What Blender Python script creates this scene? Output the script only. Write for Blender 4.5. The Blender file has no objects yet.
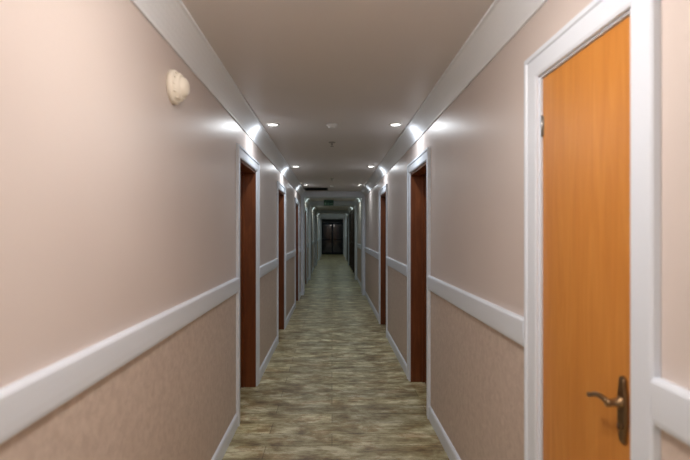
import bpy, bmesh, math
from mathutils import Vector, Matrix

XL, XR, EYE, CH = -0.74, 0.79, 1.5, 2.465
Y0, Y1 = -4.0, 31.0
OT = 2.09      # door opening top
TH = 0.22      # wall thickness
scn = bpy.context.scene
scn.view_settings.view_transform = 'Standard'

def lin(r, g, b):
    f = lambda c: (c/255/12.92) if c/255 <= 0.04045 else ((c/255+0.055)/1.055)**2.4
    return (f(r), f(g), f(b), 1)

# ------------------------------------------------------------ materials
def newmat(name, col, rough=0.5, metal=0.0, spec=0.5):
    m = bpy.data.materials.new(name); m.use_nodes = True
    b = m.node_tree.nodes['Principled BSDF']
    b.inputs['Base Color'].default_value = col
    b.inputs['Roughness'].default_value = rough
    b.inputs['Metallic'].default_value = metal
    b.inputs['Specular IOR Level'].default_value = spec
    return m, m.node_tree, b

def ramp(nt, stops):
    r = nt.nodes.new('ShaderNodeValToRGB')
    while len(r.color_ramp.elements) < len(stops): r.color_ramp.elements.new(0.5)
    for e, (p, c) in zip(r.color_ramp.elements, stops): e.position = p; e.color = c
    return r

def noise(nt, scale, detail=3, vec=None, rough=0.5, dist=0):
    n = nt.nodes.new('ShaderNodeTexNoise')
    n.inputs['Scale'].default_value = scale; n.inputs['Detail'].default_value = detail
    n.inputs['Roughness'].default_value = rough; n.inputs['Distortion'].default_value = dist
    if vec: nt.links.new(vec, n.inputs['Vector'])
    return n

def geo_pos(nt, scale=(1, 1, 1)):
    g = nt.nodes.new('ShaderNodeNewGeometry')
    m = nt.nodes.new('ShaderNodeMapping'); m.inputs['Scale'].default_value = scale
    nt.links.new(g.outputs['Position'], m.inputs['Vector'])
    return m.outputs['Vector'], g

def mixc(nt, fac, a, b, mode='MIX'):
    m = nt.nodes.new('ShaderNodeMix'); m.data_type = 'RGBA'; m.blend_type = mode
    for sock, v in ((m.inputs[0], fac), (m.inputs[6], a), (m.inputs[7], b)):
        if hasattr(v, 'links'): nt.links.new(v, sock)
        else: sock.default_value = v
    return m.outputs[2]

def bump(nt, b, h, strength=0.1, dist=0.01):
    n = nt.nodes.new('ShaderNodeBump'); n.inputs['Strength'].default_value = strength
    n.inputs['Distance'].default_value = dist
    nt.links.new(h, n.inputs['Height']); nt.links.new(n.outputs[0], b.inputs['Normal'])

def mat_wall():
    m, nt, b = newmat('wall_paint_and_paper', lin(214, 193, 182), 0.36)
    v, g = geo_pos(nt)
    n1 = noise(nt, 1.3, 2, v); r1 = ramp(nt, [(0.3, lin(214, 202, 196)), (0.7, lin(219, 208, 202))])
    nt.links.new(n1.outputs[0], r1.inputs[0])
    n2 = noise(nt, 28, 5, v, 0.65, 0.6); r2 = ramp(nt, [(0.35, lin(198, 181, 169)), (0.65, lin(215, 199, 187))])
    nt.links.new(n2.outputs[0], r2.inputs[0])
    s = nt.nodes.new('ShaderNodeSeparateXYZ'); nt.links.new(g.outputs['Position'], s.inputs[0])
    lt = nt.nodes.new('ShaderNodeMath'); lt.operation = 'LESS_THAN'; lt.inputs[1].default_value = 1.09
    nt.links.new(s.outputs['Z'], lt.inputs[0])
    nt.links.new(mixc(nt, lt.outputs[0], r1.outputs[0], r2.outputs[0]), b.inputs['Base Color'])
    rr = nt.nodes.new('ShaderNodeMapRange'); rr.inputs[3].default_value = 0.40; rr.inputs[4].default_value = 0.55
    nt.links.new(lt.outputs[0], rr.inputs[0]); nt.links.new(rr.outputs[0], b.inputs['Roughness'])
    fine = noise(nt, 160, 2, v)
    mm = nt.nodes.new('ShaderNodeMath'); mm.operation = 'MULTIPLY_ADD'; mm.inputs[2].default_value = 0
    nt.links.new(n2.outputs[0], mm.inputs[0]); nt.links.new(lt.outputs[0], mm.inputs[1]); nt.links.new(fine.outputs[0], mm.inputs[2])
    bump(nt, b, mm.outputs[0], 0.12, 0.004)
    return m

def mat_wood(name, c1, c2, c3, rough=0.35, along='Z'):
    m, nt, b = newmat(name, c1, rough)
    sc = (9, 9, 0.9)
    v, g = geo_pos(nt, sc)
    n = noise(nt, 2.2, 6, v, 0.6, 1.2); r = ramp(nt, [(0.25, c1), (0.5, c2), (0.75, c3)])
    nt.links.new(n.outputs[0], r.inputs[0])
    v2, _ = geo_pos(nt, (60, 60, 1.0)); n2 = noise(nt, 3, 3, v2)
    r2 = ramp(nt, [(0.3, (0.85, 0.85, 0.85, 1)), (0.6, (1, 1, 1, 1))]); nt.links.new(n2.outputs[0], r2.inputs[0])
    nt.links.new(mixc(nt, 0.5, r.outputs[0], r2.outputs[0], 'MULTIPLY'), b.inputs['Base Color'])
    return m

def mat_floor():
    m, nt, b = newmat('weathered_laminate', lin(140, 134, 105), 0.36)
    v, g = geo_pos(nt)
    br = nt.nodes.new('ShaderNodeTexBrick')
    nt.links.new(v, br.inputs['Vector'])
    br.inputs['Scale'].default_value = 1.0
    br.inputs['Brick Width'].default_value = 1.25; br.inputs['Row Height'].default_value = 0.19
    br.inputs['Mortar Size'].default_value = 0.003; br.inputs['Mortar Smooth'].default_value = 0.2
    br.inputs['Color1'].default_value = (0.78, 0.77, 0.75, 1); br.inputs['Color2'].default_value = (1.18, 1.18, 1.15, 1)
    br.inputs['Mortar'].default_value = (0.42, 0.38, 0.32, 1); br.offset = 0.37
    # pale worn patches, olive mid tone, brown wear
    v1, _ = geo_pos(nt, (1.2, 2.6, 1)); n1 = noise(nt, 3.0, 10, v1, 0.70, 0.2)
    r1 = ramp(nt, [(0.38, lin(142, 126, 92)), (0.46, lin(176, 166, 126)), (0.53, lin(200, 193, 154)), (0.60, lin(232, 228, 198))])
    nt.links.new(n1.outputs[0], r1.inputs[0])
    v2, _ = geo_pos(nt, (4, 26, 1)); n2 = noise(nt, 1.7, 8, v2, 0.78)
    r2 = ramp(nt, [(0.42, (0.52, 0.46, 0.35, 1)), (0.49, (1, 1, 1, 1))]); nt.links.new(n2.outputs[0], r2.inputs[0])
    v3, _ = geo_pos(nt, (1, 1.7, 1)); n3 = noise(nt, 3.6, 9, v3, 0.75, 0.3)
    r3 = ramp(nt, [(0.51, (1, 1, 1, 1)), (0.57, (0.72, 0.56, 0.42, 1))]); nt.links.new(n3.outputs[0], r3.inputs[0])
    c = mixc(nt, 0.75, r1.outputs[0], r2.outputs[0], 'MULTIPLY')
    c = mixc(nt, 0.75, c, r3.outputs[0], 'MULTIPLY')
    c = mixc(nt, 1.0, c, br.outputs['Color'], 'MULTIPLY')
    nt.links.new(c, b.inputs['Base Color'])
    bump(nt, b, n2.outputs[0], 0.15, 0.003)
    return m

M_WALL = mat_wall()
M_FLOOR = mat_floor()
M_CEIL, nt, b = newmat('ceiling_paint', lin(220, 215, 212), 0.42)
v, _ = geo_pos(nt); bump(nt, b, noise(nt, 90, 2, v).outputs[0], 0.05, 0.003)
M_TRIM, nt, b = newmat('white_gloss_trim', lin(228, 236, 247), 0.4)
v, _ = geo_pos(nt); bump(nt, b, noise(nt, 60, 2, v).outputs[0], 0.04, 0.002)
M_CROWN, nt, b = newmat('plaster_crown', lin(240, 245, 251), 0.5)
v, _ = geo_pos(nt); bump(nt, b, noise(nt, 70, 4, v).outputs[0], 0.4, 0.003)
M_OAK = mat_wood('honey_oak_veneer', lin(198, 126, 52), lin(206, 136, 60), lin(215, 148, 72), 0.38)
M_BROWN = mat_wood('red_brown_wood', lin(96, 50, 24), lin(116, 62, 30), lin(138, 78, 40), 0.4)
M_DARKW = mat_wood('dark_walnut', lin(34, 22, 16), lin(44, 29, 21), lin(54, 36, 26), 0.35)
M_BRASS, nt, b = newmat('aged_brass', lin(140, 114, 84), 0.28, 0.9)
M_STEEL, nt, b = newmat('brushed_steel', lin(170, 168, 165), 0.4, 1.0)
M_PLAST, nt, b = newmat('cream_plastic', lin(250, 243, 228), 0.4)
M_WPLAST, nt, b = newmat('white_plastic', lin(225, 225, 222), 0.4)
M_GLASS, nt, b = newmat('black_night_glass', lin(8, 14, 24), 0.06)
M_DMETAL, nt, b = newmat('dark_metal', lin(22, 27, 38), 0.4, 0.6)
M_DARK, nt, b = newmat('dark_void', lin(20, 18, 16), 0.8)

def mat_emit(name, col, s):
    m, nt, b = newmat(name, col, 0.5)
    b.inputs['Emission Color'].default_value = col; b.inputs['Emission Strength'].default_value = s
    return m
M_LENS = mat_emit('lamp_lens', (1, 0.97, 0.92, 1), 8)
M_EXIT = mat_emit('exit_green', lin(16, 52, 42), 0.08)
M_EXITW = mat_emit('exit_white', lin(120, 150, 132), 0.1)

# ------------------------------------------------------------ mesh builder
class B:
    def __init__(s): s.bm = bmesh.new(); s.mi = 0
    def mat(s, i): s.mi = i; return s
    def face(s, vs, smooth=False):
        try: f = s.bm.faces.new(vs); f.material_index = s.mi; f.smooth = smooth; return f
        except ValueError: return None
    def box(s, a, c, bev=0.0):
        x0, x1 = sorted((a[0], c[0])); y0, y1 = sorted((a[1], c[1])); z0, z1 = sorted((a[2], c[2]))
        r = bmesh.ops.create_cube(s.bm, size=1)
        vs = r['verts']
        for v in vs:
            v.co = Vector((x0 if v.co.x < 0 else x1, y0 if v.co.y < 0 else y1, z0 if v.co.z < 0 else z1))
        fs = set(f for v in vs for f in v.link_faces)
        for f in fs: f.material_index = s.mi
        if bev:
            es = list(set(e for v in vs for e in v.link_edges))
            rr = bmesh.ops.bevel(s.bm, geom=es, offset=bev, segments=2, affect='EDGES', profile=0.5)
            for f in rr['faces']: f.material_index = s.mi
    def prism(s, ring0, ring1, smooth=False):
        a = [s.bm.verts.new(p) for p in ring0]; c = [s.bm.verts.new(p) for p in ring1]
        n = len(a)
        for i in range(n): s.face([a[i], a[(i+1) % n], c[(i+1) % n], c[i]], smooth)
        s.face(a[::-1]); s.face(c)
    def lathe(s, prof, origin, axis, seg=32):
        """prof: (r, h) pairs along axis"""
        q = Vector((0, 0, 1)).rotation_difference(Vector(axis)).to_matrix()
        rings = []
        for r, h in prof:
            if r < 1e-6: rings.append([s.bm.verts.new(Vector(origin) + q @ Vector((0, 0, h)))])
            else: rings.append([s.bm.verts.new(Vector(origin) + q @ Vector((r*math.cos(t), r*math.sin(t), h))) for t in [2*math.pi*k/seg for k in range(seg)]])
        for a, c in zip(rings, rings[1:]):
            for k in range(seg):
                k2 = (k+1) % seg
                if len(a) == 1 and len(c) == 1: continue
                if len(a) == 1: s.face([a[0], c[k], c[k2]], True)
                elif len(c) == 1: s.face([a[k], a[k2], c[0]], True)
                else: s.face([a[k], a[k2], c[k2], c[k]], True)
    def tube(s, pts, rad, seg=12, flat=1.0):
        pts = [Vector(p) for p in pts]; rings = []
        for i, p in enumerate(pts):
            t = (pts[min(i+1, len(pts)-1)] - pts[max(i-1, 0)]).normalized()
            up = Vector((0, 0, 1)); sd = t.cross(up).normalized(); u2 = sd.cross(t)
            r = rad[i] if isinstance(rad, (list, tuple)) else rad
            rings.append([s.bm.verts.new(p + sd*r*flat*math.cos(a) + u2*r*math.sin(a)) for a in [2*math.pi*k/seg for k in range(seg)]])
        for a, c in zip(rings, rings[1:]):
            for k in range(seg): s.face([a[k], a[(k+1) % seg], c[(k+1) % seg], c[k]], True)
        s.face(rings[0][::-1]); s.face(rings[-1])
    def done(s, name, mats, parent=None):
        bmesh.ops.recalc_face_normals(s.bm, faces=s.bm.faces)
        co = [v.co for v in s.bm.verts]
        mn = Vector([min(c[i] for c in co) for i in range(3)]); mx = Vector([max(c[i] for c in co) for i in range(3)])
        ctr = (mn+mx)/2
        for v in s.bm.verts: v.co -= ctr
        me = bpy.data.meshes.new(name); s.bm.to_mesh(me); s.bm.free()
        for m in mats: me.materials.append(m)
        o = bpy.data.objects.new(name, me); o.location = ctr
        scn.collection.objects.link(o)
        if parent:
            o.parent = parent; o.location = ctr - parent.location
        return o

def empty(name, loc):
    e = bpy.data.objects.new(name, None); e.location = loc; e.empty_display_size = 0.1
    scn.collection.objects.link(e); return e

# ------------------------------------------------------------ layout
# (y0, y1, kind)
L_OPEN = [(3.64, 4.47, 'brown'), (6.25, 7.10, 'brown'), (9.2, 10.05, 'brown'), (12.4, 13.25, 'brown'),
          (15.6, 16.5, 'brown'), (18.6, 19.5, 'brown'), (25.6, 26.5, 'brown'), (-2.4, -1.55, 'brown')]
R_OPEN = [(1.20, 1.748, 'closet'), (3.78, 4.62, 'brown'), (6.62, 7.48, 'brown')] + \
         [(14.9+1.14*k, 15.85+1.14*k, 'dark') for k in range(5)] + [(20.97+1.14*k, 21.92+1.14*k, 'dark') for k in range(3)] + \
         [(26.0, 26.9, 'brown'), (-2.4, -1.55, 'brown')]
OTK = {'brown': OT, 'closet': OT, 'dark': 2.25}
PORT = [(10.9, 11.4), (14.4, 14.7), (20.55, 20.85), (24.6, 24.9), (28.0, 28.3)]
CW = 0.095

def segs(cuts, a=Y0, b=Y1):
    out = []; p = a
    for c0, c1 in sorted(cuts):
        if c0 > p: out.append((p, c0))
        p = max(p, c1)
    if p < b: out.append((p, b))
    return out

for side, xw, s, opens in (('left', XL, -1, L_OPEN), ('right', XR, 1, R_OPEN)):
    # s: outward direction of the wall ; room is at -s
    bld = B()
    for a, c in segs([(o[0], o[1]) for o in opens]):
        bld.box((xw, a, 0), (xw+s*TH, c, CH))
    for o in opens:
        bld.box((xw, o[0], OTK[o[2]]), (xw+s*TH, o[1], CH))
    bld.done('wall_'+side, [M_WALL])
    cutsD = [(o[0]-CW, o[1]+CW) for o in opens] + PORT
    P = lambda prof, y: [(xw - s*d, y, z) for d, z in prof]
    # chair rail
    rail = [(0, 1.035), (0.014, 1.035), (0.019, 1.040), (0.022, 1.052), (0.024, 1.075), (0.025, 1.10), (0.026, 1.125),
            (0.026, 1.140), (0.022, 1.147), (0.014, 1.150), (0, 1.150)]
    bld = B()
    for a, c in segs(cutsD): bld.prism(P(rail, a), P(rail, c))
    bld.done('trim_1' if side == 'left' else 'trim_2', [M_TRIM])
    base = [(0, 0), (0.016, 0), (0.016, 0.085), (0.012, 0.098), (0.006, 0.104), (0, 0.108)]
    bld = B()
    for a, c in segs(cutsD): bld.prism(P(base, a), P(base, c))
    bld.done('baseboard_'+side, [M_TRIM])
    # crown moulding with relief
    cs = 0.105; pts = [(0, CH-cs-0.012), (0.010, CH-cs-0.012), (0.014, CH-cs)]
    for k in range(7):
        t = math.pi/2*k/6
        # shallow cove, close to a 45 degree splay
        cx_ = 0.014+(cs-0.02)*(0.65*(k/6)+0.35*(1-math.cos(t)))
        cz_ = CH-cs+(cs-0.014)*(0.65*(k/6)+0.35*math.sin(t))
        pts.append((cx_, cz_))
    pts += [(cs+0.008, CH-0.012), (cs+0.008, CH), (0, CH)]
    bld = B()
    for a, c in segs(PORT): bld.prism(P(pts, a), P(pts, c))
    # leaf relief along the cove
    y = -1.0; k = 0
    while y < 20:
        inport = any(p0-0.05 < y < p1+0.05 for p0, p1 in PORT)
        if not inport:
            cx, cz = 0.0500, CH-0.0520
            n = Vector((1, 0, -1)).normalized(); t = Vector((1, 0, 1)).normalized()
            tilt = 0.6 if k % 2 else -0.6
            prof = []
            for i in range(8):
                a = 2*math.pi*i/8
                u = 0.036*math.cos(a); w = 0.013*math.sin(a)*(1-0.35*math.cos(a))
                yy = w*math.cos(tilt)+u*math.sin(tilt); tt = u*math.cos(tilt)-w*math.sin(tilt)
                prof.append((yy, tt))
            def pt(yy, tt, nn):
                q = t*tt + n*nn
                return (xw - s*(cx+q.x), y+yy, cz+q.z)
            r0 = [bld.bm.verts.new(pt(a_, b_, -0.009)) for a_, b_ in prof]
            r1 = [bld.bm.verts.new(pt(a_*0.75, b_*0.8, 0.0)) for a_, b_ in prof]
            tp = bld.bm.verts.new(pt(0, 0, 0.0015))
            for i in range(8):
                j = (i+1) % 8
                bld.face([r0[i], r0[j], r1[j], r1[i]], True); bld.face([r1[i], r1[j], tp], True)
        y += 0.034; k += 1
    bld.done('trim_3' if side == 'left' else 'trim_4', [M_CROWN])

# ------------------------------------------------------------ floor/ceiling/ends
bld = B(); bld.box((XL-TH, Y0-0.2, -0.1), (XR+TH, Y1+0.3, 0)); bld.done('floor', [M_FLOOR])
bld = B(); bld.box((XL-TH, Y0-0.2, CH), (XR+TH, Y1+0.3, CH+0.1)); bld.done('ceiling', [M_CEIL])
bld = B(); bld.box((XL-TH, Y0-0.2, 0), (XR+TH, Y0, CH)); bld.done('wall_back', [M_WALL])
bld = B(); bld.box((XL-TH, Y1, 0), (XR+TH, Y1+0.3, CH)); bld.done('wall_end', [M_WALL])

# ------------------------------------------------------------ doors
def lever(bld, x, y, z, s, dr, mat=0):
    """plate on plane x (room towards -s), lever runs to dr*y"""
    bld.mat(mat)
    # shaped back plate (rounded ends)
    ring = []
    w, h = 0.023, 0.092
    for i in range(32):
        a = 2*math.pi*i/32
        ca, sa = math.cos(a), math.sin(a)
        yy = w*(abs(ca)**0.6)*(1 if ca >= 0 else -1); zz = h*(abs(sa)**0.8)*(1 if sa >= 0 else -1)
        yy *= 1 - 0.18*math.cos(zz/h*math.pi*1.5)**2*(0 if abs(zz) < 0.02 else 1)
        ring.append((yy, zz))
    bld.prism([(x, y+a, z+b_) for a, b_ in ring], [(x-s*0.005, y+a, z+b_) for a, b_ in ring])
    bld.prism([(x-s*0.005, y+a*0.86, z+b_*0.95) for a, b_ in ring], [(x-s*0.009, y+a*0.7, z+b_*0.9) for a, b_ in ring])
    bld.lathe([(0.0, 0.009), (0.017, 0.009), (0.017, 0.012), (0.011, 0.016), (0.009, 0.036), (0.011, 0.041), (0.011, 0.048), (0, 0.051)], (x, y, z+0.02), (-s, 0, 0), 20)
    p = []; r = []
    for i in range(13):
        t = i/12
        p.append((x-s*(0.043+0.006*math.sin(t*math.pi)), y+dr*(0.092*t), z+0.02+0.010*math.sin(t*math.pi*1.25+0.2)-0.002))
        r.append(0.008-0.002*t+(0.0015 if i == 12 else 0))
    bld.tube(p, r, 12)
    bld.lathe([(0, -0.008), (0.005, -0.005), (0.0075, 0), (0.005, 0.005), (0, 0.008)], p[-1], (0, 1, 0), 14)
    # key cylinder and keyhole slot
    bld.lathe([(0.0, 0.009), (0.010, 0.009), (0.010, 0.014), (0, 0.015)], (x, y, z-0.045), (-s, 0, 0), 16)
    bld.mat(1); bld.box((x-s*0.014, y-0.0015, z-0.052), (x-s*0.0162, y+0.0015, z-0.040)); bld.mat(0)

def casing(bld, xw, s, y0, y1, zt):
    """U-shaped architrave with stepped profile"""
    prof = [(0.0, 0.0), (0.0, 0.012), (0.010, 0.016), (0.07, 0.018), (0.074, 0.023), (0.090, 0.023), (CW, 0.018), (CW, 0.0)]
    n = len(prof)
    path = lambda o: [(y0-o, 0.0), (y0-o, zt+o), (y1+o, zt+o), (y1+o, 0.0)]
    rings = [[], [], [], []]
    for o, d in prof:
        for k, (y, z) in enumerate(path(o)): rings[k].append(bld.bm.verts.new((xw-s*d, y, z)))
    for a, c in zip(rings, rings[1:]):
        for i in range(n): bld.face([a[i], a[(i+1) % n], c[(i+1) % n], c[i]])
    bld.face(rings[0]); bld.face(rings[-1])

num = 1
for side, xw, s, opens in (('left', XL, -1, L_OPEN), ('right', XR, 1, R_OPEN)):
    for y0, y1, kind in opens:
        e = empty('door_%d' % num, (xw, (y0+y1)/2, 0)); num += 1
        closet = kind == 'closet'; ot = OTK[kind]
        bld = B(); casing(bld, xw, s, y0, y1, ot); bld.done('architrave', [M_DARKW if kind == 'dark' else M_TRIM], e)
        jm = M_TRIM if closet else (M_BROWN if kind == 'brown' else M_DARKW)
        dep = 0.006 if closet else (0.13 if kind == 'brown' else 0.05)
        jt = 0.008 if closet else 0.022
        bld = B()
        xa, xb = xw - s*0.001, xw+s*(TH-0.01)
        bld.box((xa, y0, 0), (xb, y0+jt, ot)); bld.box((xa, y1-jt, 0), (xb, y1, ot)); bld.box((xa, y0+jt, ot-jt), (xb, y1-jt, ot))
        # stop beads
        if not closet:
            q0, q1 = xw+s*(dep-0.02), xw+s*dep
            bld.box((q0, y0+jt, 0), (q1, y0+jt+0.014, ot-jt)); bld.box((q0, y1-jt-0.014, 0), (q1, y1-jt, ot-jt))
            bld.box((q0, y0+jt+0.014, ot-jt-0.014), (q1, y1-jt-0.014, ot-jt))
        bld.done('jamb', [jm], e)
        lm = M_OAK if closet else jm
        bld = B(); bld.box((xw+s*dep, y0+jt+0.003, 0.008), (xw+s*(dep+0.042), y1-jt-0.003, ot-jt-0.003), 0.002)
        bld.done('leaf', [lm], e)
        bld = B()
        yh = y0+jt+0.046 if closet else y0+jt+0.07
        lever(bld, xw+s*dep, yh, 1.045-0.03, s, 1); bld.done('lever_handle', [M_BRASS, M_DARK], e)
        bld = B()
        for z in (0.25, 1.90):
            bld.lathe([(0, 0), (0.0045, 0), (0.0045, 0.08), (0, 0.08)], (xw+s*(dep-0.002), y1-jt-0.002, z-0.04), (0, 0, 1), 12)
            bld.box((xw+s*(dep-0.001), y1-jt-0.014, z-0.035), (xw+s*(dep+0.001), y1-jt-0.002, z+0.035))
        bld.done('hinges', [M_STEEL], e)

# ------------------------------------------------------------ portals
for i, (a, c) in enumerate(PORT):
    pj = 0.07; hd = 0.13
    bld = B()
    bld.box((XL, a, 0), (XL+pj, c, CH-hd)); bld.box((XR-pj, a, 0), (XR, c, CH-hd)); bld.box((XL, a, CH-hd), (XR, c, CH))
    # raised face mouldings
    for yy, d in ((a, -0.012), (c, 0.012)):
        bld.box((XL+0.012, yy, 0), (XL+pj-0.012, yy+d, CH-hd+0.01)); bld.box((XR-pj+0.012, yy, 0), (XR-0.012, yy+d, CH-hd+0.01))
        bld.box((XL+0.012, yy, CH-hd+0.01), (XR-0.012, yy+d, CH-hd+0.05))
    bld.done('trim_%d' % (5+i), [M_TRIM])

# end glazed door
e = empty('door_%d' % num, ((XL+XR)/2, Y1, 0))
bld = B()
xa, xb, yt = XL+0.02, XR-0.02, 2.38
bld.box((xa-0.02, Y1-0.05, 0), (xa+0.02, Y1, yt+0.05)); bld.box((xb-0.02, Y1-0.05, 0), (xb+0.02, Y1, yt+0.05)); bld.box((xa+0.02, Y1-0.05, yt-0.02), (xb-0.02, Y1, yt+0.05))
bld.done('frame', [M_TRIM], e)
xm = (XL+XR)/2; xa -= 0.01; xb += 0.01
bld = B()
for p, q in ((xa+0.03, xm), (xm, xb-0.03)):
    bld.mat(0).box((p, Y1-0.04, 0), (p+0.06, Y1-0.005, 2.1)); bld.box((q-0.06, Y1-0.04, 0), (q, Y1-0.005, 2.1))
    bld.box((p+0.06, Y1-0.04, 0), (q-0.06, Y1-0.005, 0.14)); bld.box((p+0.06, Y1-0.04, 2.0), (q-0.06, Y1-0.005, 2.1)); bld.box((p+0.06, Y1-0.04, 0.95), (q-0.06, Y1-0.005, 1.01))
    bld.mat(1).box((p+0.06, Y1-0.025, 0.14), (q-0.06, Y1-0.015, 0.95)); bld.box((p+0.06, Y1-0.025, 1.01), (q-0.06, Y1-0.015, 2.0))
bld.mat(0).box((xa+0.03, Y1-0.04, 2.1), (xb-0.03, Y1-0.005, 2.13)); bld.mat(1).box((xa+0.03, Y1-0.025, 2.13), (xb-0.03, Y1-0.015, 2.36))
bld.done('glazed_leaves', [M_DMETAL, M_GLASS], e)
bld = B()
for x in (xm-0.09, xm+0.09):
    bld.tube([(x, Y1-0.04, 0.95), (x+.0001, Y1-0.09, 0.96), (x, Y1-0.09, 1.3), (x+.0001, Y1-0.04, 1.31)], 0.012, 10)
bld.done('pull_handles', [M_STEEL], e)

# ------------------------------------------------------------ alarm sounder on left wall
bld = B()
o = (XL, 2.13, 2.17)
bld.lathe([(0, 0), (0.078, 0), (0.078, 0.018), (0.074, 0.024), (0.064, 0.026), (0.062, 0.030), (0.062, 0.040), (0.055, 0.050), (0.050, 0.052),
           (0.048, 0.050), (0.046, 0.052), (0.040, 0.064), (0.028, 0.073), (0.012, 0.077), (0, 0.078)], o, (1, 0, 0), 48)
for k in range(12):
    a = 2*math.pi*k/12
    cy, cz = o[1]+0.062*math.cos(a), o[2]+0.062*math.sin(a)
    bld.lathe([(0, 0.026), (0.006, 0.026), (0.005, 0.038), (0, 0.04)], (XL, cy, cz), (1, 0, 0), 8)
bld.done('fire_alarm_sounder', [M_PLAST])

# ------------------------------------------------------------ ceiling fittings
def downlight(x, y, power, col):
    e = empty('downlight', (x, y, CH))
    bld = B()
    bld.mat(0).lathe([(0.040, 0.0), (0.062, 0.0), (0.062, 0.004), (0.056, 0.009), (0.046, 0.009), (0.040, 0.004), (0.040, 0.0)], (x, y, CH), (0, 0, -1), 32)
    bld.mat(1).lathe([(0, 0.004), (0.041, 0.004), (0.041, 0.001), (0, 0.001)], (x, y, CH), (0, 0, -1), 32)
    bld.done('bezel', [M_WPLAST, M_LENS], e)
    l = bpy.data.lights.new('lamp', 'AREA'); l.shape = 'DISK'; l.size = 0.078; l.energy = power; l.color = col
    lo = bpy.data.objects.new('lamp', l); lo.parent = e; lo.location = (0, 0, -0.011)
    scn.collection.objects.link(lo)

WARM = (1.0, 0.93, 0.87); NEU = (0.90, 0.95, 1.0); GRN = (0.84, 1.0, 0.93)
for y, p, c in ((-2.6, 8, WARM), (4.12, 4.2, NEU), (6.75, 4.2, NEU), (9.4, 2.8, NEU),
                (12.9, 2.4, GRN), (17.5, 3.4, GRN), (21.4, 2.6, GRN), (23.6, 2.4, GRN), (26.4, 2, GRN), (29.4, 1.2, GRN)):
    downlight(-0.53, y, p, c); downlight(0.57, y, p, c)

def detector(x, y, r, h, name, mats):
    bld = B()
    bld.lathe([(0, 0), (r, 0), (r, h*0.35), (r*0.9, h*0.45), (r*0.72, h*0.5), (r*0.7, h*0.8), (r*0.5, h), (0, h)], (x, y, CH), (0, 0, -1), 32)
    bld.done(name, mats)
detector(0.0, 4.12, 0.05, 0.035, 'smoke_detector', [M_WPLAST])
detector(0.0, 9.6, 0.05, 0.035, 'smoke_detector', [M_WPLAST])
for y in (4.95, 8.3):
    bld = B()
    bld.lathe([(0, 0), (0.038, 0), (0.036, 0.005), (0.014, 0.008), (0.010, 0.02), (0.010, 0.03), (0.004, 0.032), (0.004, 0.042), (0.02, 0.044), (0.02, 0.046), (0, 0.047)], (0.0, y, CH), (0, 0, -1), 24)
    bld.done('sprinkler_head', [M_STEEL])

# ceiling air grille
bld = B()
gx, gy, gw, gl = -0.36, 10.3, 0.27, 0.28
bld.mat(0)
z0, z1 = CH-0.012, CH
bld.box((gx-gw, gy-gl, z0), (gx-gw+0.03, gy+gl, z1)); bld.box((gx+gw-0.03, gy-gl, z0), (gx+gw, gy+gl, z1))
bld.box((gx-gw+0.03, gy-gl, z0), (gx+gw-0.03, gy-gl+0.03, z1)); bld.box((gx-gw+0.03, gy+gl-0.03, z0), (gx+gw-0.03, gy+gl, z1))
bld.mat(1).box((gx-gw+0.03, gy-gl+0.03, CH-0.002), (gx+gw-0.03, gy+gl-0.03, CH))
bld.mat(2)
for k in range(10):
    yy = gy-gl+0.05+k*0.05
    bld.prism([(gx-gw+0.03, yy, CH-0.011), (gx-gw+0.03, yy+0.003, CH-0.011), (gx-gw+0.03, yy+0.018, CH-0.003), (gx-gw+0.03, yy+0.015, CH-0.003)],
              [(gx+gw-0.03, yy, CH-0.011), (gx+gw-0.03, yy+0.003, CH-0.011), (gx+gw-0.03, yy+0.018, CH-0.003), (gx+gw-0.03, yy+0.015, CH-0.003)])
bld.done('air_vent_grille', [M_DMETAL, M_DARK, M_DMETAL])

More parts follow.
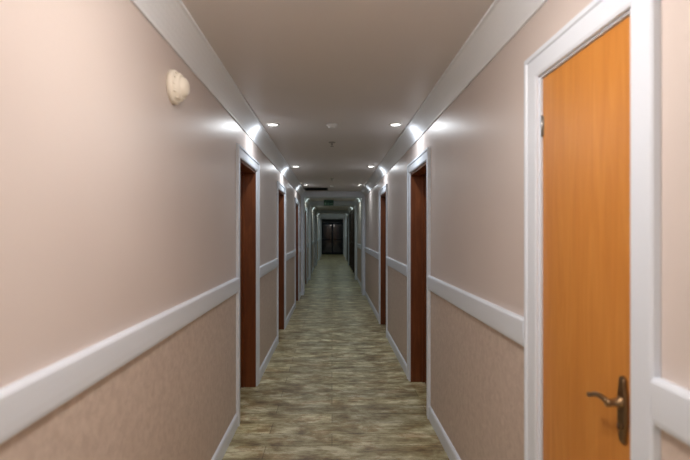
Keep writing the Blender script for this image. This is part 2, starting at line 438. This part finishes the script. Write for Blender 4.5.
# exit sign hanging in front of the portal
ex, ey = -0.10, 13.9
e = empty('exit_sign', (ex, ey, CH))
bld = B(); bld.box((ex-0.15, ey-0.012, 2.30), (ex+0.15, ey+0.012, 2.41), 0.004)
bld.box((ex-0.15, ey-0.02, 2.41), (ex+0.15, ey+0.02, CH)); bld.done('housing', [M_EXIT], e)
bld = B()
yy = ey-0.0125
bld.box((ex-0.03, yy-0.003, 2.32), (ex+0.0, yy, 2.36)); bld.box((ex-0.022, yy-0.003, 2.365), (ex-0.008, yy, 2.38))
bld.box((ex+0.03, yy-0.003, 2.345), (ex+0.10, yy, 2.36)); bld.box((ex-0.12, yy-0.003, 2.32), (ex-0.08, yy, 2.39))
bld.prism([(ex+0.10, yy, 2.33), (ex+0.10, yy, 2.375), (ex+0.125, yy, 2.3525)], [(ex+0.10, yy-0.003, 2.33), (ex+0.10, yy-0.003, 2.375), (ex+0.125, yy-0.003, 2.3525)])
bld.done('pictogram', [M_EXITW], e)

# unseen dome lamps, added out of view as fill for the near walls
M_FILL = mat_emit('fill_dome', (1.0, 0.92, 0.86, 1), 62)
for dy in (-1.1, 1.2):
    e = empty('added_fill_lamp', (0.02, dy, CH))
    bld = B(); bld.lathe([(0, 0), (0.17, 0), (0.17, 0.02), (0.15, 0.022)], (0.02, dy, CH), (0, 0, -1), 40); bld.done('base', [M_WPLAST], e)
    bld = B(); bld.lathe([(0.15, 0.022), (0.145, 0.05), (0.115, 0.075), (0.06, 0.09), (0, 0.094)], (0.02, dy, CH), (0, 0, -1), 40); bld.done('fill_dome', [M_FILL], e)

# ------------------------------------------------------------ world + camera
w = bpy.data.worlds.new('world'); scn.world = w; w.use_nodes = True
w.node_tree.nodes['Background'].inputs[0].default_value = (0.02, 0.02, 0.025, 1)

cam = bpy.data.cameras.new('camera'); cam.lens = 24; cam.sensor_width = 36
co = bpy.data.objects.new('camera', cam); scn.collection.objects.link(co); scn.camera = co
co.location = (0, 0, EYE)
co.rotation_euler = (math.radians(90), 0, 0)
cam.shift_x = 13/690; cam.shift_y = 2/690
cam.clip_start = 0.02; cam.clip_end = 100
cam.dof.use_dof = True; cam.dof.focus_distance = 5.0; cam.dof.aperture_fstop = 2.0
